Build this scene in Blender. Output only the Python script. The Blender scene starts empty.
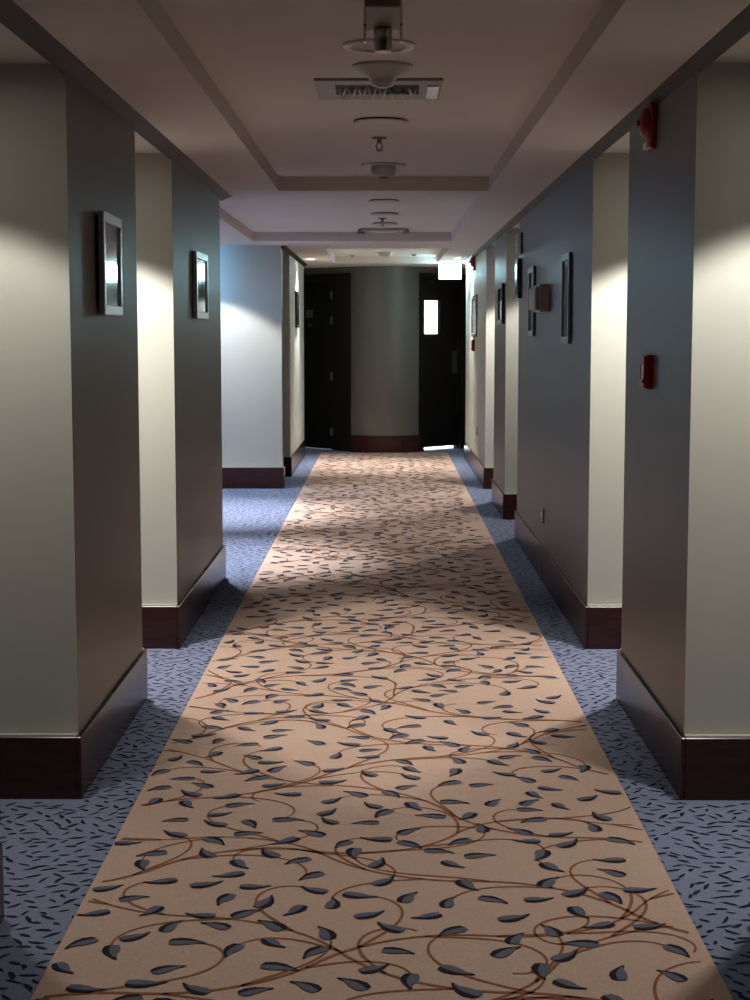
import bpy, bmesh, math, random
from mathutils import Vector, Matrix
S = bpy.context.scene
COL = S.collection
random.seed(7)
PI = math.pi

# ------------------------------------------------------------------ materials
def newmat(name):
    m = bpy.data.materials.new(name); m.use_nodes = True
    nt = m.node_tree
    return m, nt, nt.nodes['Principled BSDF']

def mat(name, col, rough=0.6, metal=0.0, spec=0.5, noise=0.0, nscale=8.0, bump=0.0, bscale=200.0, coat=0.0, stretch=None):
    m, nt, b = newmat(name)
    b.inputs['Base Color'].default_value = (*col, 1)
    b.inputs['Roughness'].default_value = rough
    b.inputs['Metallic'].default_value = metal
    b.inputs['Specular IOR Level'].default_value = spec
    b.inputs['Coat Weight'].default_value = coat
    b.inputs['Coat Roughness'].default_value = 0.15
    tc = nt.nodes.new('ShaderNodeTexCoord')
    mp = nt.nodes.new('ShaderNodeMapping')
    nt.links.new(tc.outputs['Object'], mp.inputs['Vector'])
    if stretch: mp.inputs['Scale'].default_value = stretch
    if noise > 0:
        n = nt.nodes.new('ShaderNodeTexNoise'); n.inputs['Scale'].default_value = nscale
        n.inputs['Detail'].default_value = 5
        nt.links.new(mp.outputs['Vector'], n.inputs['Vector'])
        r = nt.nodes.new('ShaderNodeMapRange')
        r.inputs['From Min'].default_value = 0.25; r.inputs['From Max'].default_value = 0.75
        r.inputs['To Min'].default_value = 1 - noise; r.inputs['To Max'].default_value = 1 + noise
        nt.links.new(n.outputs['Fac'], r.inputs['Value'])
        mx = nt.nodes.new('ShaderNodeVectorMath'); mx.operation = 'SCALE'
        mx.inputs[0].default_value = col
        nt.links.new(r.outputs['Result'], mx.inputs['Scale'])
        nt.links.new(mx.outputs['Vector'], b.inputs['Base Color'])
    if bump > 0:
        n2 = nt.nodes.new('ShaderNodeTexNoise'); n2.inputs['Scale'].default_value = bscale
        n2.inputs['Detail'].default_value = 3
        nt.links.new(mp.outputs['Vector'], n2.inputs['Vector'])
        bp = nt.nodes.new('ShaderNodeBump'); bp.inputs['Strength'].default_value = bump
        bp.inputs['Distance'].default_value = 0.003
        nt.links.new(n2.outputs['Fac'], bp.inputs['Height'])
        nt.links.new(bp.outputs['Normal'], b.inputs['Normal'])
    return m

def emit(name, col, strength):
    m, nt, b = newmat(name)
    b.inputs['Base Color'].default_value = (0.8, 0.8, 0.8, 1)
    b.inputs['Emission Color'].default_value = (*col, 1)
    b.inputs['Emission Strength'].default_value = strength
    return m

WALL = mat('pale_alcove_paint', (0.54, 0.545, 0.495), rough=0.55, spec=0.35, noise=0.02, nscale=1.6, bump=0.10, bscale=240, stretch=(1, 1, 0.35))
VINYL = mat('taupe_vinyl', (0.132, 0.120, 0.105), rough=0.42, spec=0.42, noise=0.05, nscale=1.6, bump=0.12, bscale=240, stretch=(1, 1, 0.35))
CEIL = mat('painted_ceiling', (0.69, 0.62, 0.575), rough=0.85, spec=0.2, noise=0.02, nscale=2.0)
WOOD = mat('dark_mahogany', (0.042, 0.013, 0.010), rough=0.24, spec=0.32, noise=0.3, nscale=9, stretch=(1, 1, 7))
BEAD = mat('corner_bead', (0.50, 0.48, 0.42), rough=0.7)
DOORM = mat('espresso_door', (0.010, 0.007, 0.006), rough=0.5, spec=0.25, noise=0.3, nscale=9, stretch=(6, 6, 0.6))
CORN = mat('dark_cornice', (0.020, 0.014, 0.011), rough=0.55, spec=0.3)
BEIGE = mat('beige_pile', (0.51, 0.365, 0.295), rough=0.95, spec=0.1, noise=0.09, nscale=130, bump=0.6, bscale=420)
LEAFA = mat('leaf_slate', (0.115, 0.12, 0.155), rough=0.95, spec=0.1, noise=0.2, nscale=200)
LEAFB = mat('leaf_navy', (0.020, 0.019, 0.030), rough=0.95, spec=0.1)
VINE = mat('vine_rust', (0.25, 0.105, 0.055), rough=0.95, spec=0.1, noise=0.12, nscale=150)
BLUE = mat('blue_pile', (0.20, 0.23, 0.345), rough=0.92, spec=0.12, noise=0.16, nscale=140, bump=0.6, bscale=420)
DASH = mat('dash_navy', (0.018, 0.022, 0.048), rough=0.95, spec=0.1)
WHITEP = mat('off_white_plastic', (0.50, 0.46, 0.42), rough=0.45)
GREYP = mat('grey_plastic', (0.30, 0.285, 0.27), rough=0.45)
DARKP = mat('dark_recess', (0.02, 0.018, 0.016), rough=0.6)
CHROME = mat('chrome', (0.75, 0.74, 0.73), rough=0.14, metal=1)
SILVER = mat('brushed_silver', (0.60, 0.60, 0.60), rough=0.3, metal=1, bump=0.1)
PEWTER = mat('pewter_frame', (0.20, 0.20, 0.195), rough=0.35, metal=.9)
BRASS = mat('bronze_metal', (0.22, 0.18, 0.14), rough=0.35, metal=1)
RED = mat('red_plastic', (0.27, 0.010, 0.013), rough=0.35)
WPL = mat('white_plastic', (0.75, 0.74, 0.70), rough=0.4)
BLACKF = mat('black_frame', (0.02, 0.02, 0.022), rough=0.3)
BOARD = mat('mount_board', (0.26, 0.31, 0.36), rough=0.7, noise=0.2, nscale=14)
PLASTER = mat('white_plaster', (0.85, 0.86, 0.85), rough=0.8)
TILE = mat('pale_tile', (0.85, 0.86, 0.86), rough=0.4)
LAMP = emit('lamp_glow', (1.0, 0.93, 0.80), 60)
EXITG = emit('exit_glow', (0.50, 0.88, 1.0), 80)
TUBEL = emit('tube_glow', (0.18, 0.52, 1.0), 170)
SKYP = emit('daylight_pane', (0.28, 0.60, 1.0), 0.25)

def glass(name, tint=(1, 1, 1), rough=0.05, ior=1.5):
    m = bpy.data.materials.new(name); m.use_nodes = True
    nt = m.node_tree; nt.nodes.clear()
    o = nt.nodes.new('ShaderNodeOutputMaterial')
    t = nt.nodes.new('ShaderNodeBsdfTransparent'); t.inputs[0].default_value = (*tint, 1)
    g = nt.nodes.new('ShaderNodeBsdfGlossy'); g.inputs['Roughness'].default_value = rough
    f = nt.nodes.new('ShaderNodeFresnel'); f.inputs['IOR'].default_value = ior
    x = nt.nodes.new('ShaderNodeMixShader')
    ge = nt.nodes.new('ShaderNodeNewGeometry'); iv = nt.nodes.new('ShaderNodeMath'); iv.operation = 'SUBTRACT'; iv.inputs[0].default_value = 1
    mu = nt.nodes.new('ShaderNodeMath'); mu.operation = 'MULTIPLY'
    nt.links.new(ge.outputs['Backfacing'], iv.inputs[1]); nt.links.new(iv.outputs[0], mu.inputs[0]); nt.links.new(f.outputs[0], mu.inputs[1])
    nt.links.new(mu.outputs[0], x.inputs[0]); nt.links.new(t.outputs[0], x.inputs[1])
    nt.links.new(g.outputs[0], x.inputs[2]); nt.links.new(x.outputs[0], o.inputs[0])
    return m
GLASS = glass('clear_glass')
PGLASS = glass('picture_glass', rough=.09, ior=1.7)

# ------------------------------------------------------------------ helpers
def obj(name, bm, mats, parent=None, loc=None, smooth=False):
    me = bpy.data.meshes.new(name)
    bmesh.ops.recalc_face_normals(bm, faces=bm.faces)
    bm.to_mesh(me); bm.free()
    if not isinstance(mats, (list, tuple)): mats = [mats]
    for m in mats: me.materials.append(m)
    if smooth:
        for p in me.polygons: p.use_smooth = True
    o = bpy.data.objects.new(name, me); COL.objects.link(o)
    if parent: o.parent = parent
    if loc: o.location = loc
    return o

def struct(name, bm, mats):
    o = obj(name, bm, mats); o['kind'] = 'structure'; return o

def empty(name, loc, label, cat, group=None, rz=0.0, kind=None):
    o = bpy.data.objects.new(name, None); COL.objects.link(o)
    o.location = loc; o.rotation_euler = (0, 0, rz); o.empty_display_size = 0.05
    if kind: o['kind'] = kind
    if label: o['label'] = label; o['category'] = cat
    if group: o['group'] = group
    return o

def box(bm, x0, x1, y0, y1, z0, z1, bevel=0.0, mi=0, segs=2):
    vs = [bm.verts.new((x, y, z)) for z in (z0, z1) for (x, y) in ((x0, y0), (x1, y0), (x1, y1), (x0, y1))]
    fs = [bm.faces.new([vs[i] for i in q]) for q in ((3, 2, 1, 0), (4, 5, 6, 7), (0, 1, 5, 4), (1, 2, 6, 5), (2, 3, 7, 6), (3, 0, 4, 7))]
    for f in fs: f.material_index = mi
    if bevel > 0:
        es = list({e for f in fs for e in f.edges})
        r = bmesh.ops.bevel(bm, geom=es, offset=bevel, segments=segs, affect='EDGES', profile=0.5)
        for f in r['faces']: f.material_index = mi
    return vs

def prism(bm, pts, z0, z1, mi=0):
    n = len(pts)
    a = [bm.verts.new((p[0], p[1], z0)) for p in pts]
    b = [bm.verts.new((p[0], p[1], z1)) for p in pts]
    fs = [bm.faces.new(a[::-1]), bm.faces.new(b)]
    for i in range(n):
        j = (i + 1) % n
        fs.append(bm.faces.new((a[i], a[j], b[j], b[i])))
    for f in fs: f.material_index = mi

def lathe(bm, prof, n=40, cx=0, cy=0, mi=0, cap=True):
    rings = []
    for r, z in prof:
        if r < 1e-6:
            rings.append([bm.verts.new((cx, cy, z))])
        else:
            rings.append([bm.verts.new((cx + r * math.cos(2 * PI * k / n), cy + r * math.sin(2 * PI * k / n), z)) for k in range(n)])
    for a, b in zip(rings, rings[1:]):
        for k in range(n):
            l = (k + 1) % n
            if len(a) == 1 and len(b) == 1: continue
            if len(a) == 1: f = bm.faces.new((a[0], b[k], b[l]))
            elif len(b) == 1: f = bm.faces.new((a[k], a[l], b[0]))
            else: f = bm.faces.new((a[k], a[l], b[l], b[k]))
            f.material_index = mi
    return bm

def tube(bm, p0, p1, r, n=10, mi=0):
    p0 = Vector(p0); p1 = Vector(p1); d = (p1 - p0)
    q = d.to_track_quat('Z', 'Y')
    a = [bm.verts.new(p0 + q @ Vector((r * math.cos(2 * PI * k / n), r * math.sin(2 * PI * k / n), 0))) for k in range(n)]
    b = [bm.verts.new(p1 + q @ Vector((r * math.cos(2 * PI * k / n), r * math.sin(2 * PI * k / n), 0))) for k in range(n)]
    fs = [bm.faces.new(a[::-1]), bm.faces.new(b)]
    for k in range(n):
        l = (k + 1) % n
        fs.append(bm.faces.new((a[k], a[l], b[l], b[k])))
    for f in fs: f.material_index = mi

def xform(bm, M):
    bmesh.ops.transform(bm, matrix=M, verts=bm.verts)

def copy_tree(o, parent=None):
    c = o.copy(); COL.objects.link(c)
    if parent: c.parent = parent
    for ch in [q for q in bpy.data.objects if q.parent == o]:
        copy_tree(ch, c)
    return c

# ------------------------------------------------------------------ plan of the place (metres)
ZC = 2.33            # corridor ceiling
ZK = 2.41            # inside of the ceiling coffers
XL, XR = -0.9925, 0.967
DEEP = 0.74          # alcove depth
BT, BX, BH = 0.030, 0.014, 0.205

# floor: fitted blue carpet, with woven dashes in the same mesh
bm = bmesh.new()
box(bm, -4.2, 2.0, -2.2, 22.2, -0.10, 0.0)
def in_blue(x, y):
    if -0.785 < x < 0.772 and y < 20.0: return False
    if y < 20.0 and (XL - 0.0 < x < XR): return True
    if 9.75 < y < 15.4 and -2.6 < x <= XL: return True
    for a, b in ((3.3, 5.0), (6.48, 7.5), (15.6, 16.75)):
        if a < y < b and -1.75 < x < XL: return True
    for a, b in ((3.3, 5.0), (6.48, 7.5), (11.7, 12.85), (14.2, 15.4)):
        if a < y < b and XR < x < 1.72: return True
    return 20.0 <= y < 20.9 and abs(x) < 1.2
def flat(pts, z, mi):
    f = bm.faces.new([bm.verts.new((p[0], p[1], z)) for p in pts]); f.material_index = mi
rd = random.Random(3)
st_x, st_y = 0.058, 0.041
row = 0
y = 3.0
while y < 20.9:
    x = -2.6 + (row % 2) * st_x * 0.5
    while x < 1.72:
        px, py = x + rd.uniform(-.014, .014), y + rd.uniform(-.012, .012)
        if in_blue(px, py):
            far = py > 14
            L = rd.uniform(.015, .031); W = rd.uniform(.0045, .0078)
            a = rd.choice((-1.0, -0.7, -0.4, 0.35, 0.6, 1.0, 0.1)) + rd.uniform(-.25, .25)
            c, s = math.cos(a), math.sin(a); cv = rd.uniform(-.8, .8) * W
            loc = [(-L, 0), (-L * .35, -W + cv), (L * .45, -W * .8 + cv), (L, 0), (L * .3, W + cv), (-L * .5, W * .7 + cv)]
            flat([(px + c * u - s * v, py + s * u + c * v) for u, v in loc], 0.0012, 1)
        x += st_x
    y += st_y; row += 1
o = struct('floor', bm, [BLUE, DASH])

# beige runner with leaves and vines woven into the same mesh
RX0, RX1, RY0, RY1 = -0.80, 0.787, -2.0, 20.05
bm = bmesh.new()
box(bm, RX0, RX1, RY0, RY1, 0.0005, 0.004)
rv = random.Random(11)
def strip(pts, w, z=0.0052, mi=3):
    prev = None
    n = len(pts)
    for i, p in enumerate(pts):
        q0 = pts[max(i - 1, 0)]; q1 = pts[min(i + 1, n - 1)]
        dx, dy = q1[0] - q0[0], q1[1] - q0[1]; l = math.hypot(dx, dy) or 1
        nx, ny = -dy / l, dx / l
        ww = w * (1 - 0.45 * i / n) / 2
        a, b = (p[0] + nx * ww, p[1] + ny * ww), (p[0] - nx * ww, p[1] - ny * ww)
        ok = all(RX0 + .003 < t[0] < RX1 - .003 and RY0 < t[1] < RY1 for t in (a, b))
        if prev and ok and prev[2]:
            flat([prev[0], a, b, prev[1]], z, mi)
        prev = (a, b, ok)
def leaf(x, y, a, s):
    c, n = math.cos(a), math.sin(a)
    up = [(-.50, 0), (-.44, .22), (-.22, .31), (.05, .25), (.26, .11), (.52, -.03)]
    dn = [(-.50, 0), (-.47, -.15), (-.24, -.19), (.02, -.155), (.27, -.08), (.52, -.03)]
    sg = rv.choice((-1, 1))
    def T(u, v):
        v = v + 0.42 * (u + .5) * (u - .5) * 1.0
        u, v = u * s, v * s * sg
        return (x + c * u - n * v, y + n * u + c * v)
    up = [T(*p) for p in up]; dn = [T(*p) for p in dn]
    md = [T(u, -.03 * (1 - abs(2 * u)) + .02) for u in (-.50, -.3, -.1, .1, .3, .52)]
    for P in (up, dn):
        if any(not (RX0 + .002 < p[0] < RX1 - .002 and RY0 < p[1] < RY1) for p in P): return
    for i in range(5):
        for P, mi in ((up, 1), (dn, 2)):
            q = [md[i], md[i + 1], P[i + 1], P[i]]
            # drop coincident corners
            r = []
            for p in q:
                if not r or (abs(p[0] - r[-1][0]) + abs(p[1] - r[-1][1])) > 1e-5: r.append(p)
            if len(r) > 2 and (abs(r[0][0] - r[-1][0]) + abs(r[0][1] - r[-1][1])) < 1e-5: r.pop()
            if len(r) > 2: flat(r, 0.0062, mi)
leafpos = []
def try_leaf(x, y, a, s):
    for (u, v) in leafpos:
        if ((u - x) / .108) ** 2 + ((v - y) / .080) ** 2 < 1: return False
    leafpos.append((x, y)); leaf(x, y, a, s); return True
def curl(x, y, a, length, k0, k1, w):
    """clothoid: heading a, curvature runs from k0 to k1"""
    n = 26; ds = length / n; pts = [(x, y)]
    for i in range(n):
        k = k0 + (k1 - k0) * (i / n) ** 1.3
        a += k * ds
        x += math.cos(a) * ds; y += math.sin(a) * ds
        pts.append((x, y))
    strip(pts, w)
    return pts, a
stem_seeds = []
yy = RY0 + 0.2
side = 0
while yy < RY1 + .5:
    # main stems sweep across the runner in S curves
    sx = RX0 if side % 2 == 0 else RX1
    ang = (0.55 if side % 2 == 0 else PI - 0.55) + rv.uniform(-.2, .2)
    x, y, a = sx, yy, ang
    k = rv.choice((-1, 1)) * 2.2
    pts = [(x, y)]; hd = [a]
    for i in range(70):
        if i % 16 == 8: k = -k + rv.uniform(-.6, .6)
        a += k * 0.03
        x += math.cos(a) * .03; y += math.sin(a) * .03
        pts.append((x, y)); hd.append(a)
        if i > 4 and not (RX0 - .02 < x < RX1 + .02): break
    strip(pts, .013)
    for j in range(4, len(pts) - 2, 6):
        sg = 1 if (j // 6) % 2 == 0 else -1
        cp, ca = curl(pts[j][0], pts[j][1], hd[j] + sg * 0.35, rv.uniform(.30, .52), sg * rv.uniform(-3.0, 2.0), sg * rv.uniform(8, 17), .0105)
        e = cp[-1]
        try_leaf(e[0] + .02 * math.cos(ca), e[1] + .02 * math.sin(ca), ca + PI * rv.choice((0, 1)), rv.uniform(.084, .100))
    yy += rv.uniform(.33, .42); side += 1
# remaining leaves scattered at woven spacing
y = RY0 + .06; row = 0
while y < RY1 - .05:
    x = RX0 + .06 + (row % 2) * .08
    while x < RX1 - .04:
        try_leaf(x + rv.uniform(-.035, .035), y + rv.uniform(-.03, .03), rv.choice((0, PI)) + rv.choice((-1.0, -.6, -.3, .3, .65, 1.1)) + rv.uniform(-.2, .2), rv.uniform(.080, .098))
        x += .118
    y += .096; row += 1
run = obj('carpet_runner', bm, [BEIGE, LEAFA, LEAFB, VINE])
run['label'] = 'beige runner with navy leaves and rust vines down the corridor'; run['category'] = 'carpet'

# ceiling with three coffers, one mesh
bm = bmesh.new()
coff = [(-0.625, 0.604, -1.0, 9.52), (-1.20, 0.604, 10.0, 14.68), (-0.60, 0.625, 16.0, 19.35)]
xs = sorted({-4.2, 2.0} | {c[0] for c in coff} | {c[1] for c in coff})
ys = sorted({-2.2, 24.6} | {c[2] for c in coff} | {c[3] for c in coff})
def hgt(x, y):
    if not (-4.2 < x < 2.0 and -2.2 < y < 24.6): return None
    for c in coff:
        if c[0] < x < c[1] and c[2] < y < c[3]: return ZK
    return ZC
def quad(pts): bm.faces.new([bm.verts.new(p) for p in pts])
for i in range(len(xs) - 1):
    for j in range(len(ys) - 1):
        x0, x1, y0, y1 = xs[i], xs[i + 1], ys[j], ys[j + 1]
        mx, my = (x0 + x1) / 2, (y0 + y1) / 2
        h0 = hgt(mx, my)
        quad([(x0, y0, h0), (x0, y1, h0), (x1, y1, h0), (x1, y0, h0)])
        if i + 2 < len(xs):
            h1 = hgt((x1 + xs[i + 2]) / 2, my)
            if h1 != h0: quad([(x1, y0, h0), (x1, y1, h0), (x1, y1, h1), (x1, y0, h1)])
        if j + 2 < len(ys):
            h1 = hgt(mx, (y1 + ys[j + 2]) / 2)
            if h1 != h0: quad([(x0, y1, h0), (x1, y1, h0), (x1, y1, h1), (x0, y1, h1)])
bmesh.ops.remove_doubles(bm, verts=bm.verts, dist=1e-5)
box(bm, -4.2, 2.0, -2.2, 24.6, 2.50, 2.58)
struct('ceiling', bm, CEIL)

# walls ------------------------------------------------------------
def wallblock(name, pts, z1=ZC + 0.0):
    bm = bmesh.new(); prism(bm, pts, 0, z1); bm.normal_update(); bmesh.ops.recalc_face_normals(bm, faces=bm.faces)
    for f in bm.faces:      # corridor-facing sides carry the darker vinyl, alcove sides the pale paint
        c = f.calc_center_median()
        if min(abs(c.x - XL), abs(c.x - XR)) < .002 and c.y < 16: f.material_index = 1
        if f.normal.y > .5 or abs(c.x - OUT_L) < .002 or abs(c.x - OUT_R) < .002: f.material_index = 1   # unseen far reveals and alcove backs darkened too, to cut bounced light
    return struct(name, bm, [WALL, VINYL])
def rect(x0, x1, y0, y1): return [(x0, y0), (x1, y0), (x1, y1), (x0, y1)]
def skirting(name, runs):
    """runs: rectangles in plan; mahogany board with a small eased top and a pale bead on top"""
    bm = bmesh.new()
    for (x0, x1, y0, y1) in runs:
        box(bm, x0, x1, y0, y1, 0, BH, bevel=.0022, segs=1)
        if (x1 - x0) > .3 and (y1 - y0) < .1:   # cream caulk bead along the alcove sides
            box(bm, x0, x1, y0 + .002, y1 - .002, BH, BH + .007, mi=1)
    return struct(name, bm, [WOOD, BEAD])

left_piers = [(-2.2, 3.95), (5.07, 6.45), (7.55, 9.72)]
OUT_L = XL - DEEP
OUT_R = XR + DEEP
for (a, b) in left_piers:
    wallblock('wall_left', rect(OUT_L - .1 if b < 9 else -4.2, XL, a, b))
    skirting('baseboard_left', [(XL, XL + BX, a - (0 if a < 0 else BT), b + BT)] +
             ([(OUT_L, XL, a - BT, a)] if a > 0 else []) + [(OUT_L if b < 9 else -3.9, XL, b, b + BT)])
# backs of the left alcoves
for (a, b) in ((3.95, 5.07), (6.45, 7.55), (15.62, 16.75)):
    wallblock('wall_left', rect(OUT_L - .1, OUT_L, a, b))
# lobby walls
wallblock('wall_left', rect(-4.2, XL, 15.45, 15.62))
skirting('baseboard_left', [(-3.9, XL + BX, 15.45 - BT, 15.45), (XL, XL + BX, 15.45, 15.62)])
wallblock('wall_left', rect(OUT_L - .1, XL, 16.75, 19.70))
skirting('baseboard_left', [(XL, XL + BX, 16.75 - BT, 19.70), (OUT_L, XL, 16.75 - BT, 16.75)])
# lobby outer wall with a window opening
bm = bmesh.new()
box(bm, -4.2, -3.9, 9.72, 10.6, 0, ZC); box(bm, -4.2, -3.9, 14.6, 15.45, 0, ZC)
box(bm, -4.2, -3.9, 10.6, 14.6, 0, .45); box(bm, -4.2, -3.9, 10.6, 14.6, 2.2, ZC)
struct('wall_left', bm, WALL)
bm = bmesh.new()
for y0 in (10.6, 11.9, 13.23, 14.55): box(bm, -4.05, -3.98, y0, y0 + .05, .45, 2.2)
box(bm, -4.05, -3.98, 10.6, 14.6, .45, .50); box(bm, -4.05, -3.98, 10.6, 14.6, 2.15, 2.2)
w = struct('window_1', bm, SILVER)
bm = bmesh.new(); box(bm, -4.03, -4.02, 10.62, 14.58, .47, 2.18)
obj('pane', bm, SKYP, w)

right_piers = [(-2.2, 3.95), (5.07, 6.45), (7.55, 11.66), (12.88, 14.20), (15.42, 19.25)]
for (a, b) in right_piers:
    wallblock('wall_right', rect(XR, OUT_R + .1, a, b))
    runs = [(XR - BX, XR, a - (0 if a < 0 else BT), b + (BT if b < 19 else 0))]
    if a == 7.55:   # board joint shows two thirds along
        runs = [(XR - BX, XR, a - BT, 9.60), (XR - BX, XR, 9.606, b + BT)]
    if a > 0: runs.append((XR, OUT_R, a - BT, a))
    if b < 19: runs.append((XR, OUT_R, b, b + BT))
    skirting('baseboard_right', runs)
for (a, b) in ((3.95, 5.07), (6.45, 7.55), (11.66, 12.88), (14.20, 15.42)):
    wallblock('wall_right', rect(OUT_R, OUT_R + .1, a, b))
# behind the camera
wallblock('wall_back', rect(-1.9, 1.9, -2.3, -2.2))

# dark cornice strips lying under the ceiling along both walls
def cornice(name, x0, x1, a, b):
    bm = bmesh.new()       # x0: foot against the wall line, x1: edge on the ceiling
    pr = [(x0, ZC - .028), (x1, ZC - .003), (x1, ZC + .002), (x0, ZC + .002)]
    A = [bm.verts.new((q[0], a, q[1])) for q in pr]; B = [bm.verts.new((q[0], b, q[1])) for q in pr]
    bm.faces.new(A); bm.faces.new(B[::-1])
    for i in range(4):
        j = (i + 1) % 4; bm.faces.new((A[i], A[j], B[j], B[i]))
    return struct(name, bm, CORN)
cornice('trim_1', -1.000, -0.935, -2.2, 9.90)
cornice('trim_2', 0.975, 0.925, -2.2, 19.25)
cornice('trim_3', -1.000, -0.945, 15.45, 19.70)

# alcove doors
def alcove_door(name, x, y, s):
    d = empty(name, (x, y, 0), None, None, kind='structure')
    bm = bmesh.new()
    box(bm, -.02, .02, -.50, .50, 2.06, 2.12); box(bm, -.02, .02, -.50, -.44, 0, 2.06); box(bm, -.02, .02, .44, .50, 0, 2.06)
    obj('door_frame', bm, DOORM, d)
    bm = bmesh.new(); box(bm, -.012, .012, -.438, .438, .006, 2.058, bevel=.002)
    l = obj('door_leaf', bm, DOORM, d)
    bm = bmesh.new(); box(bm, min(0, s * .02), max(0, s * .02), .36, .40, .93, 1.13, bevel=.003)
    tube(bm, (s * .02, .38, 1.03), (s * .06, .38, 1.03), .009); tube(bm, (s * .06, .385, 1.03), (s * .06, .26, 1.03), .009)
    obj('handle', bm, CHROME, l)
k = 1
for yc in (4.51, 7.0, 16.19):
    alcove_door('door_%d' % k, OUT_L + .022, yc, 1); k += 1
for yc in (4.51, 7.0, 12.27, 14.81):
    alcove_door('door_%d' % k, OUT_R - .022, yc, -1); k += 1

# ---------------------------------------------------------------- bowed end wall with two canted doors
XE = 1.22
R0 = 0.608; CY = 20.10 + R0
arc = []
for i in range(25):
    t = -PI / 4 + i * (PI / 2) / 24
    arc.append((R0 * math.sin(t), CY - R0 * math.cos(t)))
EY = arc[-1][1]; EX = arc[-1][0]          # about (0.43, 20.278)
inner = [(p[0] * .80, CY - (CY - p[1]) * .80) for p in arc]
bm = bmesh.new()
for i in range(24):
    prism(bm, [arc[i], arc[i + 1], inner[i + 1], inner[i]], 0, ZC)
bmesh.ops.remove_doubles(bm, verts=bm.verts, dist=1e-5)
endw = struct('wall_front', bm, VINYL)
bm = bmesh.new()
for i in range(24):
    o0 = [((R0 + BT) / R0 * p[0], CY - (R0 + BT) / R0 * (CY - p[1])) for p in (arc[i], arc[i + 1])]
    prism(bm, [o0[0], o0[1], arc[i + 1], arc[i]], 0, BH + .01)
bmesh.ops.remove_doubles(bm, verts=bm.verts, dist=1e-5)
struct('baseboard_front', bm, WOOD)
# side jogs of the end bay
wallblock('wall_front', rect(-1.6, -XE, 19.70, 21.35)); wallblock('wall_front', rect(XE, 1.6, 19.25, 21.35))

def canted(bm, sg, s0, s1, z0, z1, d0, d1, bevel=0, mi=0):
    """box in the door plane: s along the plane, d depth behind it (sg=+1 right door, -1 left)"""
    r2 = math.sqrt(.5)
    pts = []
    for (s, d) in ((s0, d0), (s1, d0), (s1, d1), (s0, d1)):
        x = EX + (s - d) * r2; yv = EY + (s + d) * r2
        pts.append((sg * x, yv))
    if sg < 0: pts = pts[::-1]
    prism(bm, pts, z0, z1, mi)
def plane_pt(sg, s, d=0):
    r2 = math.sqrt(.5)
    return (sg * (EX + (s - d) * r2), EY + (s + d) * r2)
SEND = (XE - EX) * math.sqrt(2)
# right door: leaf from s=.075 to .765 ; left door leaf from s=.335
def end_door(name, sg, j0, l0, l1, top):
    d = empty(name, (*plane_pt(sg, 0), 0), None, None, kind='structure')
    ox = Matrix.Translation(-Vector((*plane_pt(sg, 0), 0)))
    def put(nm, bm, m, par=None):
        xform(bm, ox); return obj(nm, bm, m, par or d)
    bm = bmesh.new()
    canted(bm, sg, j0, l0, 0, 2.25, -.02, .10); canted(bm, sg, l1, min(l1 + .12, SEND), 0, 2.25, -.02, .10)
    canted(bm, sg, l0, l1, top, 2.25, -.02, .10)
    canted(bm, sg, l0, l0 + .012, 0, top, .05, .10); canted(bm, sg, l1 - .012, l1, 0, top, .05, .10)
    put('door_frame', bm, DOORM)
    return d, put
# wall around door frames (above, and beside)
for sg in (-1, 1):
    bm = bmesh.new()
    canted(bm, sg, 0, SEND, 2.25, ZC, 0, .12)
    l1 = .765 if sg > 0 else 1.03
    if l1 + .12 < SEND: canted(bm, sg, l1 + .12, SEND, 0, 2.25, 0, .12)
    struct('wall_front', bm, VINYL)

# right door with vision panel: leaf split round the opening
dR, put = end_door('door_8', 1, 0.0, .075, .765, 2.16)
G0, G1, GZ0, GZ1 = .110, .450, 1.47, 1.93
bm = bmesh.new()
zb = .045
canted(bm, 1, .079, G0, zb, 2.165, .04, .085); canted(bm, 1, G1, .761, zb, 2.165, .04, .085)
canted(bm, 1, G0, G1, zb, GZ0, .04, .085); canted(bm, 1, G0, G1, GZ1, 2.165, .04, .085)
leafR = put('door_leaf', bm, DOORM)
bm = bmesh.new()
for (a, b, c, e) in ((G0, G0 + .02, GZ0, GZ1), (G1 - .02, G1, GZ0, GZ1), (G0, G1, GZ0, GZ0 + .02), (G0, G1, GZ1 - .02, GZ1)):
    canted(bm, 1, a, b, c, e, .035, .09)
put('glazing_bead', bm, DOORM, leafR)
bm = bmesh.new(); canted(bm, 1, G0 + .015, G1 - .015, GZ0 + .015, GZ1 - .015, .060, .066)
put('vision_pane', bm, GLASS, leafR)
bm = bmesh.new(); canted(bm, 1, .66, .745, .98, 1.27, .032, .04)
put('push_plate', bm, mat('dull_steel', (.20, .19, .18), rough=.45, metal=1), leafR)
bm = bmesh.new(); canted(bm, 1, .752, .757, .45, 1.40, .033, .04)
put('edge_strip', bm, mat('dull_edge', (.12, .11, .10), rough=.5, metal=1), leafR)

dL, put = end_door('door_9', -1, 0.0, .335, 1.03, 2.16)
bm = bmesh.new(); canted(bm, -1, .336, 1.029, .012, 2.165, .04, .085)
leafL = put('door_leaf', bm, DOORM)
HING = mat('dull_hinge', (.22, .21, .20), rough=.45, metal=.8)
for hz in (1.98, 1.66, 0.95, 0.24):
    bm = bmesh.new(); canted(bm, -1, .312, .358, hz - .05, hz + .05, -.026, -.020); canted(bm, -1, .330, .346, hz - .05, hz + .05, -.02, .04)
    put('hinge', bm, HING, leafL)
bm = bmesh.new(); canted(bm, -1, .75, .87, 1.70, 1.80, .030, .04)
put('number_plate', bm, mat('dull_plate', (.16, .15, .14), rough=.5, metal=.5), leafL)
bm = bmesh.new(); canted(bm, -1, .79, .83, 1.58, 1.62, .030, .04)
put('spy_hole', bm, HING, leafL)

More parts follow.
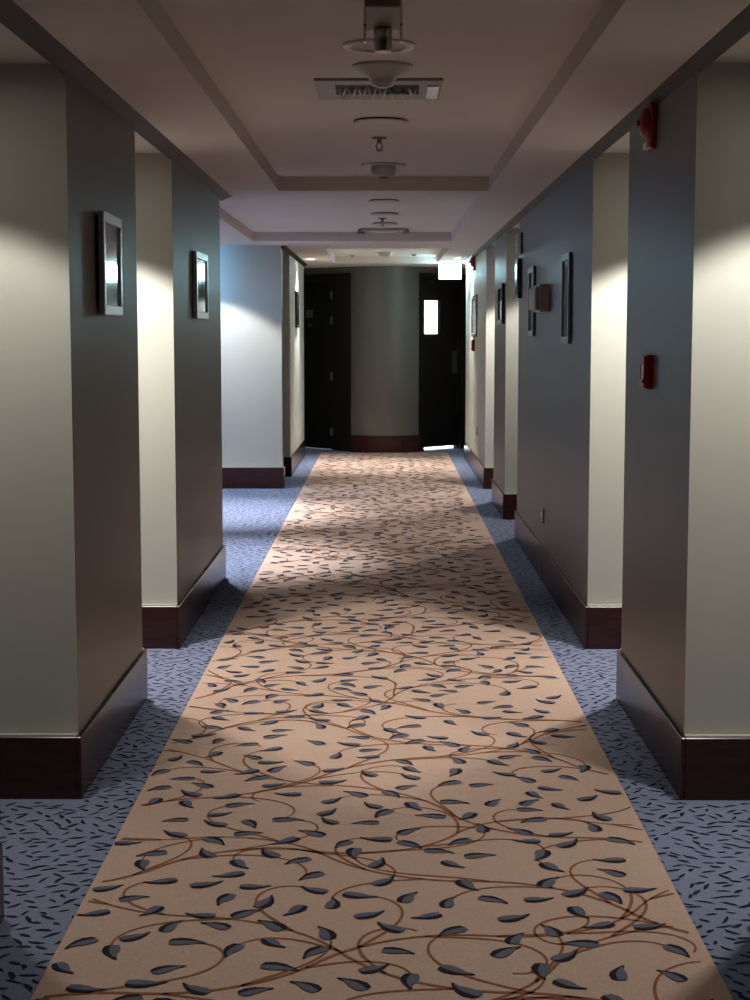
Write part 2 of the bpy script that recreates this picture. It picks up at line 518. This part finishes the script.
# stair landing behind the doors (seen through the vision panel and under the leaves)
bm = bmesh.new(); box(bm, -2.6, 3.4, 20.0, 24.6, -.12, -.004)
# keep it only behind the bay
bm.free()
bm = bmesh.new(); box(bm, -2.0, 3.0, 24.5, 24.6, 0, 3.0); box(bm, -2.1, -2.0, 21.35, 24.6, 0, 3.0); box(bm, 3.0, 3.1, 21.35, 24.6, 0, 3.0)
box(bm, -2.0, -1.22, 21.30, 21.40, 0, 3.0); box(bm, 1.22, 3.0, 21.30, 21.40, 0, 3.0)
struct('wall_beyond', bm, PLASTER)
bm = bmesh.new(); pts = [(-XE, 21.35), (-XE, EY + .9)]
prism(bm, [(-2.0, 24.5), (-2.0, 21.4), (-1.2, 21.2), (-.40, 20.42), (.40, 20.42), (1.2, 21.2), (3.0, 21.4), (3.0, 24.5)], .0015, .008)
struct('floor_beyond', bm, TILE)

# ---------------------------------------------------------------- pictures
def picture(side, y0, y1, z0, z1, label, fm, group, bar=.035, depth=.03, board=BOARD):
    X = XL if side < 0 else XR
    s = 1 if side < 0 else -1
    r = empty('picture_frame', (X, (y0 + y1) / 2, z0), label, 'picture', group)
    w = (y1 - y0) / 2; h = z1 - z0
    def bb(bm, a, b, *q, **k): box(bm, min(a * s, b * s), max(a * s, b * s), *q, **k)
    bm = bmesh.new()
    bb(bm, .001, depth, -w, w, 0, bar, bevel=.003); bb(bm, .001, depth, -w, w, h - bar, h, bevel=.003)
    bb(bm, .001, depth, -w, -w + bar, bar, h - bar, bevel=.003); bb(bm, .001, depth, w - bar, w, bar, h - bar, bevel=.003)
    obj('frame', bm, fm, r)
    bm = bmesh.new(); bb(bm, .002, .006, -w + bar * .8, w - bar * .8, bar * .8, h - bar * .8)
    obj('picture_board', bm, board, r)
    bm = bmesh.new(); bb(bm, depth * .55, depth * .55 + .002, -w + bar * .9, w - bar * .9, bar * .9, h - bar * .9)
    obj('glass', bm, PGLASS, r)
    return r
_p1 = picture(-1, 5.53, 5.96, 1.562, 1.917, 'silver framed picture on the nearer left pier, glass catching blue light', SILVER, 'silver framed wall pictures', depth=.022)
_p1.rotation_euler.z = .020; _p1.location.x += .005
_p2 = picture(-1, 8.30, 8.78, 1.575, 1.92, 'silver framed picture on the second left pier, just before the open lobby', SILVER, 'silver framed wall pictures', depth=.022)
_p2.rotation_euler.z = -.0135; _p2.location.x += .006      # hangs a little off parallel
picture(-1, 17.75, 18.25, 1.56, 1.96, 'small dark framed picture on the far left wall beside the closed door', BLACKF, 'dark framed wall pictures', board=BLACKF, depth=.022)
picture(1, 8.34, 8.69, 1.445, 1.915, 'narrow pewter framed picture on the long right wall, nearest of those on it', PEWTER, 'pewter framed wall pictures', depth=.020)
picture(1, 10.34, 10.69, 1.48, 1.925, 'narrow pewter framed picture on the long right wall, behind the small grey box', PEWTER, 'pewter framed wall pictures', depth=.020)
picture(1, 13.02, 13.50, 1.575, 1.90, 'black framed picture on the narrow right pier past the long wall', BLACKF, 'dark framed wall pictures', depth=.026)
picture(1, 16.85, 17.75, 1.46, 1.90, 'wide framed picture on the far right wall between the red alarms', PEWTER, 'pewter framed wall pictures', depth=.018)

# small grey box on the long right wall
r = empty('wall_box', (XR, 9.47, 1.624), 'small grey wall box projecting from the long right wall between two pictures', 'box')
bm = bmesh.new(); box(bm, -.062, 0, 0, .40, 0, .162, bevel=.008); obj('casing', bm, GREYP, r)
bm = bmesh.new(); box(bm, -.086, -.060, .01, .39, .012, .150, bevel=.010); obj('cover', bm, GREYP, r)

# sign pair at the end of the long wall
r = empty('wall_panel', (XR, 11.40, 1.745), 'narrow black wall panel at the far end of the long right wall', 'panel')
bm = bmesh.new(); box(bm, -.032, 0, 0, .24, 0, .28, bevel=.003); obj('panel', bm, BLACKF, r)
bm = bmesh.new(); box(bm, -.035, -.031, .03, .21, .03, .25); obj('inset', bm, mat('dim_inset', (.10, .14, .15), rough=.2), r)
r = empty('wall_bracket', (XR, 11.38, 2.055), 'pale stacked wall bracket above the narrow black panel on the right', 'bracket')
bm = bmesh.new()
box(bm, -.012, 0, 0, .10, 0, .15, bevel=.003)
obj('back_plate', bm, BLACKF, r)
for (za, zb_) in ((.005, .045), (.055, .095), (.105, .145)):
    bm = bmesh.new(); box(bm, -.040, -.010, .015, .085, za, zb_, bevel=.006); obj('cap', bm, WPL, r)

# socket plates
def plate(y, z, label):
    r = empty('socket_plate', (XR, y, z), label, 'socket', 'socket plates low on the right wall')
    bm = bmesh.new(); box(bm, -.010, 0, -.045, .045, 0, .085, bevel=.003); obj('plate', bm, GREYP, r)
    bm = bmesh.new(); box(bm, -.014, -.009, -.022, .022, .022, .062, bevel=.002); obj('insert', bm, WPL, r)
plate(9.70, .352, 'small beige socket plate low on the long right wall')
plate(16.75, .44, 'tiny pale socket plate low on the far right wall')

# red fire devices
def sounder(y, z, label):
    r = empty('alarm_sounder', (XR, y, z), label, 'alarm', 'red wall alarm sounders')
    bm = bmesh.new(); box(bm, -.022, .003, -.060, .060, .0, .165, bevel=.008); obj('base', bm, RED, r)
    bm = bmesh.new()
    lathe(bm, [(0, .034), (.018, .034), (.034, .030), (.048, .022), (.055, .010), (.056, 0), (0, 0)], n=32)
    xform(bm, Matrix.Translation((-.018, 0, .095)) @ Matrix.Rotation(-PI / 2, 4, 'Y'))
    obj('horn', bm, RED, r, smooth=True)
    bm = bmesh.new(); box(bm, -.034, -.020, -.035, .035, .004, .028, bevel=.005); obj('lens', bm, WPL, r)
    bm = bmesh.new(); tube(bm, (-.050, 0, .095), (-.064, 0, .095), .010); obj('nozzle', bm, RED, r)
    return r
sounder(5.87, 2.155, 'red alarm sounder high on the near right pier under the ceiling')
sounder(17.36, 2.165, 'red alarm sounder at the far end of the right wall by the exit light')
def callpoint(y, z, label):
    r = empty('fire_call_point', (XR, y, z), label, 'call point', 'red fire call points')
    bm = bmesh.new(); box(bm, -.026, .003, -.055, .055, 0, .125, bevel=.006); obj('housing', bm, RED, r)
    bm = bmesh.new()
    for q in ((-.048, .048, .006, .038), (-.048, .048, .088, .119), (-.048, -.034, .036, .090), (.034, .048, .036, .090)):
        box(bm, -.034, -.024, *q)
    obj('front_bezel', bm, RED, r)
    bm = bmesh.new(); box(bm, -.0305, -.025, -.033, .033, .040, .086, bevel=.001); obj('press_plate', bm, WPL, r)
    bm = bmesh.new(); box(bm, -.040, -.033, -.048, .048, .024, .034, bevel=.002); obj('flap', bm, RED, r)
    return r
callpoint(5.84, 1.297, 'red fire call point at chest height on the near right pier')
callpoint(17.36, 1.305, 'red fire call point at the far end of the right wall')

# ---------------------------------------------------------------- ceiling fittings
def disc_cover(x, y, r_, z, label, drop=.014):
    t = empty('ceiling_disc', (x, y, z), label, 'ceiling cover', 'round cover discs in the ceiling')
    bm = bmesh.new(); lathe(bm, [(0, -drop), (r_ * .93, -drop), (r_, -drop + .003), (r_, -drop + .007), (r_ * .97, -drop + .008), (0, -drop + .008)], n=48)
    obj('cover_plate', bm, WHITEP, t, smooth=False)
    bm = bmesh.new(); lathe(bm, [(0, -.0005), (r_ * .9, -.0005), (r_ * .9, -drop + .008), (0, -drop + .008)], n=40)
    obj('spacer', bm, DARKP, t)
disc_cover(-.018, 7.01, .118, ZK, 'flat round ceiling cover between the square louvre and the first sprinkler')
disc_cover(-.007, 11.17, .110, ZK, 'flat round ceiling cover first past the ceiling step')
disc_cover(-.004, 12.37, .112, ZK, 'flat round ceiling cover just before the second sprinkler')
disc_cover(-.004, 13.48, .110, ZK, 'flat round ceiling cover between second sprinkler and the twin-headed fitting')
disc_cover(-.022, 14.50, .100, ZK, 'flat round ceiling cover beyond the twin-headed fitting')

def sprinkler(x, y, z, label):
    t = empty('sprinkler_head', (x, y, z), label, 'sprinkler', 'ceiling sprinklers')
    bm = bmesh.new(); lathe(bm, [(0, 0), (.036, 0), (.034, -.007), (.014, -.010), (0, -.010)], n=28); obj('escutcheon', bm, BRASS, t)
    bm = bmesh.new(); tube(bm, (0, 0, -.008), (0, 0, -.028), .011)
    for s in (-1, 1):
        tube(bm, (s * .008, 0, -.026), (s * .016, 0, -.042), .003); tube(bm, (s * .016, 0, -.042), (s * .003, 0, -.060), .003)
    obj('frame_arms', bm, BRASS, t)
    bm = bmesh.new(); lathe(bm, [(0, -.059), (.017, -.060), (.017, -.064), (0, -.066)], n=20); obj('deflector', bm, BRASS, t)
sprinkler(-.027, 7.62, ZK, 'bronze ceiling sprinkler between the round cover and the far detector of the near coffer')
sprinkler(-.022, 12.90, ZK, 'bronze ceiling sprinkler in the second coffer beyond the ceiling step')

def detector(x, y, z, r1, prof, label, m=WHITEP):
    t = empty('smoke_detector', (x, y, z), label, 'smoke detector', 'ceiling smoke detectors')
    bm = bmesh.new(); lathe(bm, [(0, 0), (r1, 0), (r1, -.006), (r1 * .96, -.010), (0, -.010)], n=44); obj('base', bm, m, t)
    bm = bmesh.new(); lathe(bm, prof, n=44); obj('sensor_body', bm, m, t, smooth=True)
    rt, zt = prof[-2]
    bm = bmesh.new(); lathe(bm, [(0, zt - .0005), (rt * .6, zt - .0005), (rt * .55, zt - .006), (0, zt - .007)], n=24); obj('cap', bm, DARKP if r1 > .11 else m, t)
detector(-.009, 5.60, ZK, .104, [(.098, -.010), (.085, -.020), (.060, -.034), (.042, -.050), (.036, -.068), (0, -.068)], 'funnel-shaped smoke detector between the hanging lamp and the square louvre')
detector(-.008, 8.83, ZK, .122, [(.068, -.010), (.070, -.030), (.062, -.050), (.048, -.066), (0, -.068)], 'round smoke detector at the far end of the near ceiling coffer')
detector(-.001, 18.3, ZK, .095, [(.075, -.010), (.068, -.035), (.040, -.048), (0, -.05)], 'round smoke detector in the farthest ceiling coffer before the doors')

# twin-headed fitting
t = empty('emergency_light', (-.014, 14.12, ZK), 'twin-headed emergency light on the ceiling of the second coffer', 'light')
bm = bmesh.new(); box(bm, -.19, .19, -.035, .035, -.030, 0, bevel=.006); obj('bar', bm, WHITEP, t)
for s in (-1, 1):
    bm = bmesh.new(); lathe(bm, [(0, .02), (.024, .02), (.034, -.015), (.036, -.024), (0, -.024)], n=24)
    xform(bm, Matrix.Translation((s * .195, 0, -.026))); obj('lamp_head', bm, GREYP, t, smooth=False)

# square louvre panel
t = empty('ceiling_louvre', (-.024, 6.10, ZK), 'square grey louvre panel in the near ceiling with white reflector fins', 'louvre')
bm = bmesh.new()
W = .232
AX0, AX1, AY0, AY1 = -.160, .150, -.14, .10
box(bm, -W, W, -W, AY0, -.010, 0); box(bm, -W, W, AY1, W, -.010, 0)
box(bm, -W, AX0, AY0, AY1, -.010, 0); box(bm, AX1, W, AY0, AY1, -.010, 0)
obj('frame', bm, GREYP, t)
bm = bmesh.new(); box(bm, AX0, AX1, AY0, AY1, -.0022, -.0005); obj('recess_plate', bm, DARKP, t)
for k in range(8):
    cx = AX0 + .022 + k * .038
    bm = bmesh.new()
    v = [bm.verts.new(p) for p in ((cx - .014, AY0 + .13, -.0025), (cx + .014, AY0 + .13, -.0025), (cx, AY0 + .13, -.030), (cx - .014, AY1, -.0025), (cx + .014, AY1, -.0025), (cx, AY1, -.030))]
    for q in ((0, 1, 2), (5, 4, 3), (0, 3, 4, 1), (1, 4, 5, 2), (2, 5, 3, 0)): bm.faces.new([v[i] for i in q])
    obj('fin', bm, CHROME if k in (5, 6) else WPL, t)
bm = bmesh.new(); box(bm, .178, .222, -.12, .17, -.016, -.010, bevel=.002); obj('end_clip', bm, CHROME, t)

# hanging lamp by the open ring
t = empty('ceiling_lamp', (-.006, 4.40, ZK), 'square block lamp with chrome cylinder hanging from the near ceiling', 'lamp')
bm = bmesh.new(); box(bm, -.048, .048, -.17, .15, -.075, 0, bevel=.006); obj('block', bm, mat('putty_metal', (.27, .235, .19), rough=.55), t)
bm = bmesh.new(); box(bm, -.030, -.008, -.176, -.168, -.045, -.02); box(bm, .008, .030, -.176, -.168, -.045, -.02); obj('slots', bm, DARKP, t)
bm = bmesh.new(); lathe(bm, [(0, -.070), (.024, -.072), (.026, -.085), (.024, -.138), (.020, -.142), (0, -.142)], n=32, cx=0, cy=.11); obj('lamp_cylinder', bm, SILVER, t, smooth=True)
bm = bmesh.new()
for s in (-1, 1):
    box(bm, s * .050 - .004, s * .050 + .004, .10, .118, -.115, -.02, bevel=.001)
box(bm, -.054, .054, .10, .118, -.072, -.066)
obj('bracket', bm, CHROME, t)
t = empty('downlight_ring', (-.018, 5.20, ZK), 'pale ring of an unlit round downlight behind the hanging block lamp', 'downlight')
bm = bmesh.new(); lathe(bm, [(.088, -.001), (.116, -.001), (.116, -.006), (.108, -.012), (.094, -.010), (.088, -.001)], n=48); obj('ring', bm, WPL, t, smooth=False)
bm = bmesh.new(); lathe(bm, [(0, -.0012), (.087, -.0012), (.085, -.004), (0, -.003)], n=48); obj('reflector', bm, mat('dim_reflector', (.22, .19, .17), rough=.4), t)

# little black eyelets of the far coffer and sensor of the second coffer
for (x, y, z, lb) in ((-.381, 18.9, ZK, 'small black ceiling eyelet left of the far smoke detector'), (.335, 18.73, ZK, 'small black ceiling eyelet right of the far smoke detector'), (-.945, 10.72, ZK, 'tiny dark ceiling sensor near the lobby just past the ceiling step')):
    t = empty('ceiling_eyelet', (x, y, z), lb, 'ceiling sensor', 'tiny ceiling eyelets')
    q = 1.0 if z == ZK and y > 15 else .55
    bm = bmesh.new(); lathe(bm, [(0, 0), (.040 * q, 0), (.038 * q, -.006), (.026 * q, -.012), (0, -.012)], n=28); obj('rim', bm, WHITEP, t)
    bm = bmesh.new(); lathe(bm, [(0, -.0122), (.024 * q, -.0122), (.022 * q, -.020), (0, -.022)], n=24); obj('lens', bm, DARKP, t)

# exit light box
t = empty('hanging_exit_light', (.776, 19.30, ZC), 'glowing cyan-white exit light box hanging from the ceiling by the right door', 'exit light')
bm = bmesh.new(); box(bm, -.030, .030, -.015, .015, -.02, .003); box(bm, -.135, .135, .022, .040, -.19, -.018, bevel=.004); box(bm, -.137, .137, -.040, .040, -.022, -.016, bevel=.002); obj('housing', bm, WPL, t)
bm = bmesh.new(); box(bm, -.130, .130, -.036, .021, -.188, -.023, bevel=.010); obj('light_panel', bm, EXITG, t)

# recessed downlights: trim, reflector, glowing lamp, and the light they give
dl_made = []
def downlight(x, y, z, label, power, size=104, blend=.25, col=(1.0, .93, .82), rad=.05, prof=(1.3, 1.9)):
    if not dl_made:
        t = empty('downlight', (x, y, z), label, 'downlight', 'recessed ceiling downlights')
        bm = bmesh.new(); lathe(bm, [(.046, -.001), (.062, -.001), (.062, -.004), (.056, -.008), (.048, -.006), (.046, -.001)], n=36); obj('trim_ring', bm, WPL, t)
        bm = bmesh.new(); lathe(bm, [(0, -.0012), (.045, -.0012), (.043, -.003), (0, -.0035)], n=36); obj('lamp_face', bm, LAMP, t)
        dl_made.append(t)
    else:
        t = copy_tree(dl_made[0]); t.location = (x, y, z); t['label'] = label
    L = bpy.data.lights.new('downlight_beam', 'SPOT'); L.energy = power; L.color = col
    L.spot_size = math.radians(size); L.spot_blend = blend; L.shadow_soft_size = rad
    L.use_nodes = True; nt = L.node_tree; em = nt.nodes['Emission']
    tc = nt.nodes.new('ShaderNodeTexCoord'); sx = nt.nodes.new('ShaderNodeSeparateXYZ'); nt.links.new(tc.outputs['Normal'], sx.inputs[0])
    ab = nt.nodes.new('ShaderNodeMath'); ab.operation = 'ABSOLUTE'; nt.links.new(sx.outputs[2], ab.inputs[0])
    mr = nt.nodes.new('ShaderNodeMapRange'); mr.interpolation_type = 'SMOOTHSTEP'     # reflector lamp: strongest along its axis
    mr.inputs['From Min'].default_value = .62; mr.inputs['From Max'].default_value = 1.0
    mr.inputs['To Min'].default_value = prof[0]; mr.inputs['To Max'].default_value = prof[1]
    nt.links.new(ab.outputs[0], mr.inputs['Value']); nt.links.new(mr.outputs['Result'], em.inputs['Strength'])
    lo = bpy.data.objects.new('downlight_beam', L); COL.objects.link(lo); lo.location = (x, y, z - .012)
    lo.parent = t; lo.matrix_parent_inverse = Matrix.Identity(4); lo.location = (0, 0, -.012)
    return t
WARM = (1.0, .95, .86); COOL = (.93, .97, 1.0)
downlight(-1.36, 4.51, ZC, 'lit downlight over the nearest left alcove', 50, col=WARM, prof=(1.4, .95))
downlight(-1.36, 7.00, ZC, 'lit downlight over the second left alcove', 92, col=WARM, prof=(1.25, 2.1))
downlight(1.34, 4.51, ZC, 'lit downlight over the nearest right alcove', 48, col=WARM, prof=(1.4, 1.0))
downlight(1.34, 7.00, ZC, 'lit downlight over the second right alcove', 92, col=WARM, prof=(1.25, 1.8))
downlight(1.34, 12.27, ZC, 'lit downlight over the right alcove past the long wall', 26, col=WARM)
downlight(1.34, 14.81, ZC, 'lit downlight over the right alcove before the far wall', 85, col=WARM)
downlight(-1.27, 10.55, ZC, 'lit downlight at the near side of the left lobby', 270, size=68, blend=.7, col=COOL)
downlight(-1.42, 13.30, ZC, 'lit downlight in the middle of the left lobby', 330, size=68, blend=.7, col=COOL)
downlight(-1.65, 14.85, ZC, 'lit downlight washing the pale far wall of the left lobby', 60, col=COOL)
downlight(-.835, 18.20, ZC, 'lit downlight by the far left wall before the closed door', 160, size=76, blend=.5, col=(1, .96, .9))
downlight(.80, 17.90, ZC, 'lit downlight by the far right wall beside the exit light', 120, size=76, blend=.5, col=(1, .96, .9))

# cool tube lamp on the lobby ceiling close to its far wall
t = empty('ceiling_tube_lamp', (-2.40, 15.12, ZC), 'cool blue-white tube lamp on the lobby ceiling by its far wall', 'tube lamp')
bm = bmesh.new(); box(bm, -.62, .62, -.03, .03, -.025, .002, bevel=.003); box(bm, -.62, .62, -.034, -.028, -.105, .002); box(bm, .62, .626, -.034, .10, -.105, .002); obj('housing', bm, WPL, t)  # front and end plates added to keep the tube's light off corridor walls
bm = bmesh.new(); tube(bm, (-.60, 0, -.045), (.60, 0, -.045), .016, n=14); obj('tube', bm, TUBEL, t)

# landing lamp behind the doors
L = bpy.data.lights.new('landing_lamp', 'AREA'); L.energy = 420; L.size = 1.2; L.color = (.88, .97, 1.0)
lo = bpy.data.objects.new('landing_lamp', L); COL.objects.link(lo); lo.location = (.9, 22.9, 2.28)

# ---------------------------------------------------------------- world, camera, view
w = bpy.data.worlds.new('world'); S.world = w; w.use_nodes = True
w.node_tree.nodes['Background'].inputs[0].default_value = (.6, .7, 1, 1)
w.node_tree.nodes['Background'].inputs[1].default_value = 0.005

f_px = 1600.0; VX, VY = 385.0, 333.0
p = math.atan((500 - VY) / f_px); yaw = math.atan((VX - 375) / f_px * math.cos(p))
cy, sy, cp, sp = math.cos(yaw), math.sin(yaw), math.cos(p), math.sin(p)
Rv = Vector((cy, sy, 0)); Fv = Vector((-sy * cp, cy * cp, -sp)); Uv = Vector((-sy * sp, cy * sp, cp))
cam = bpy.data.cameras.new('camera'); co = bpy.data.objects.new('camera', cam); COL.objects.link(co)
M = Matrix((Rv, Uv, -Fv)).transposed().to_4x4(); M.translation = (0, 0, 1.5)
co.matrix_world = M
cam.sensor_fit = 'VERTICAL'; cam.sensor_height = 36; cam.lens = 36 * f_px / 1000.0
cam.clip_start = .05; cam.clip_end = 100
S.camera = co
v = S.view_settings
v.view_transform = 'Standard'; v.look = 'None'; v.gamma = 1; v.use_curve_mapping = False
v.exposure = 0.0
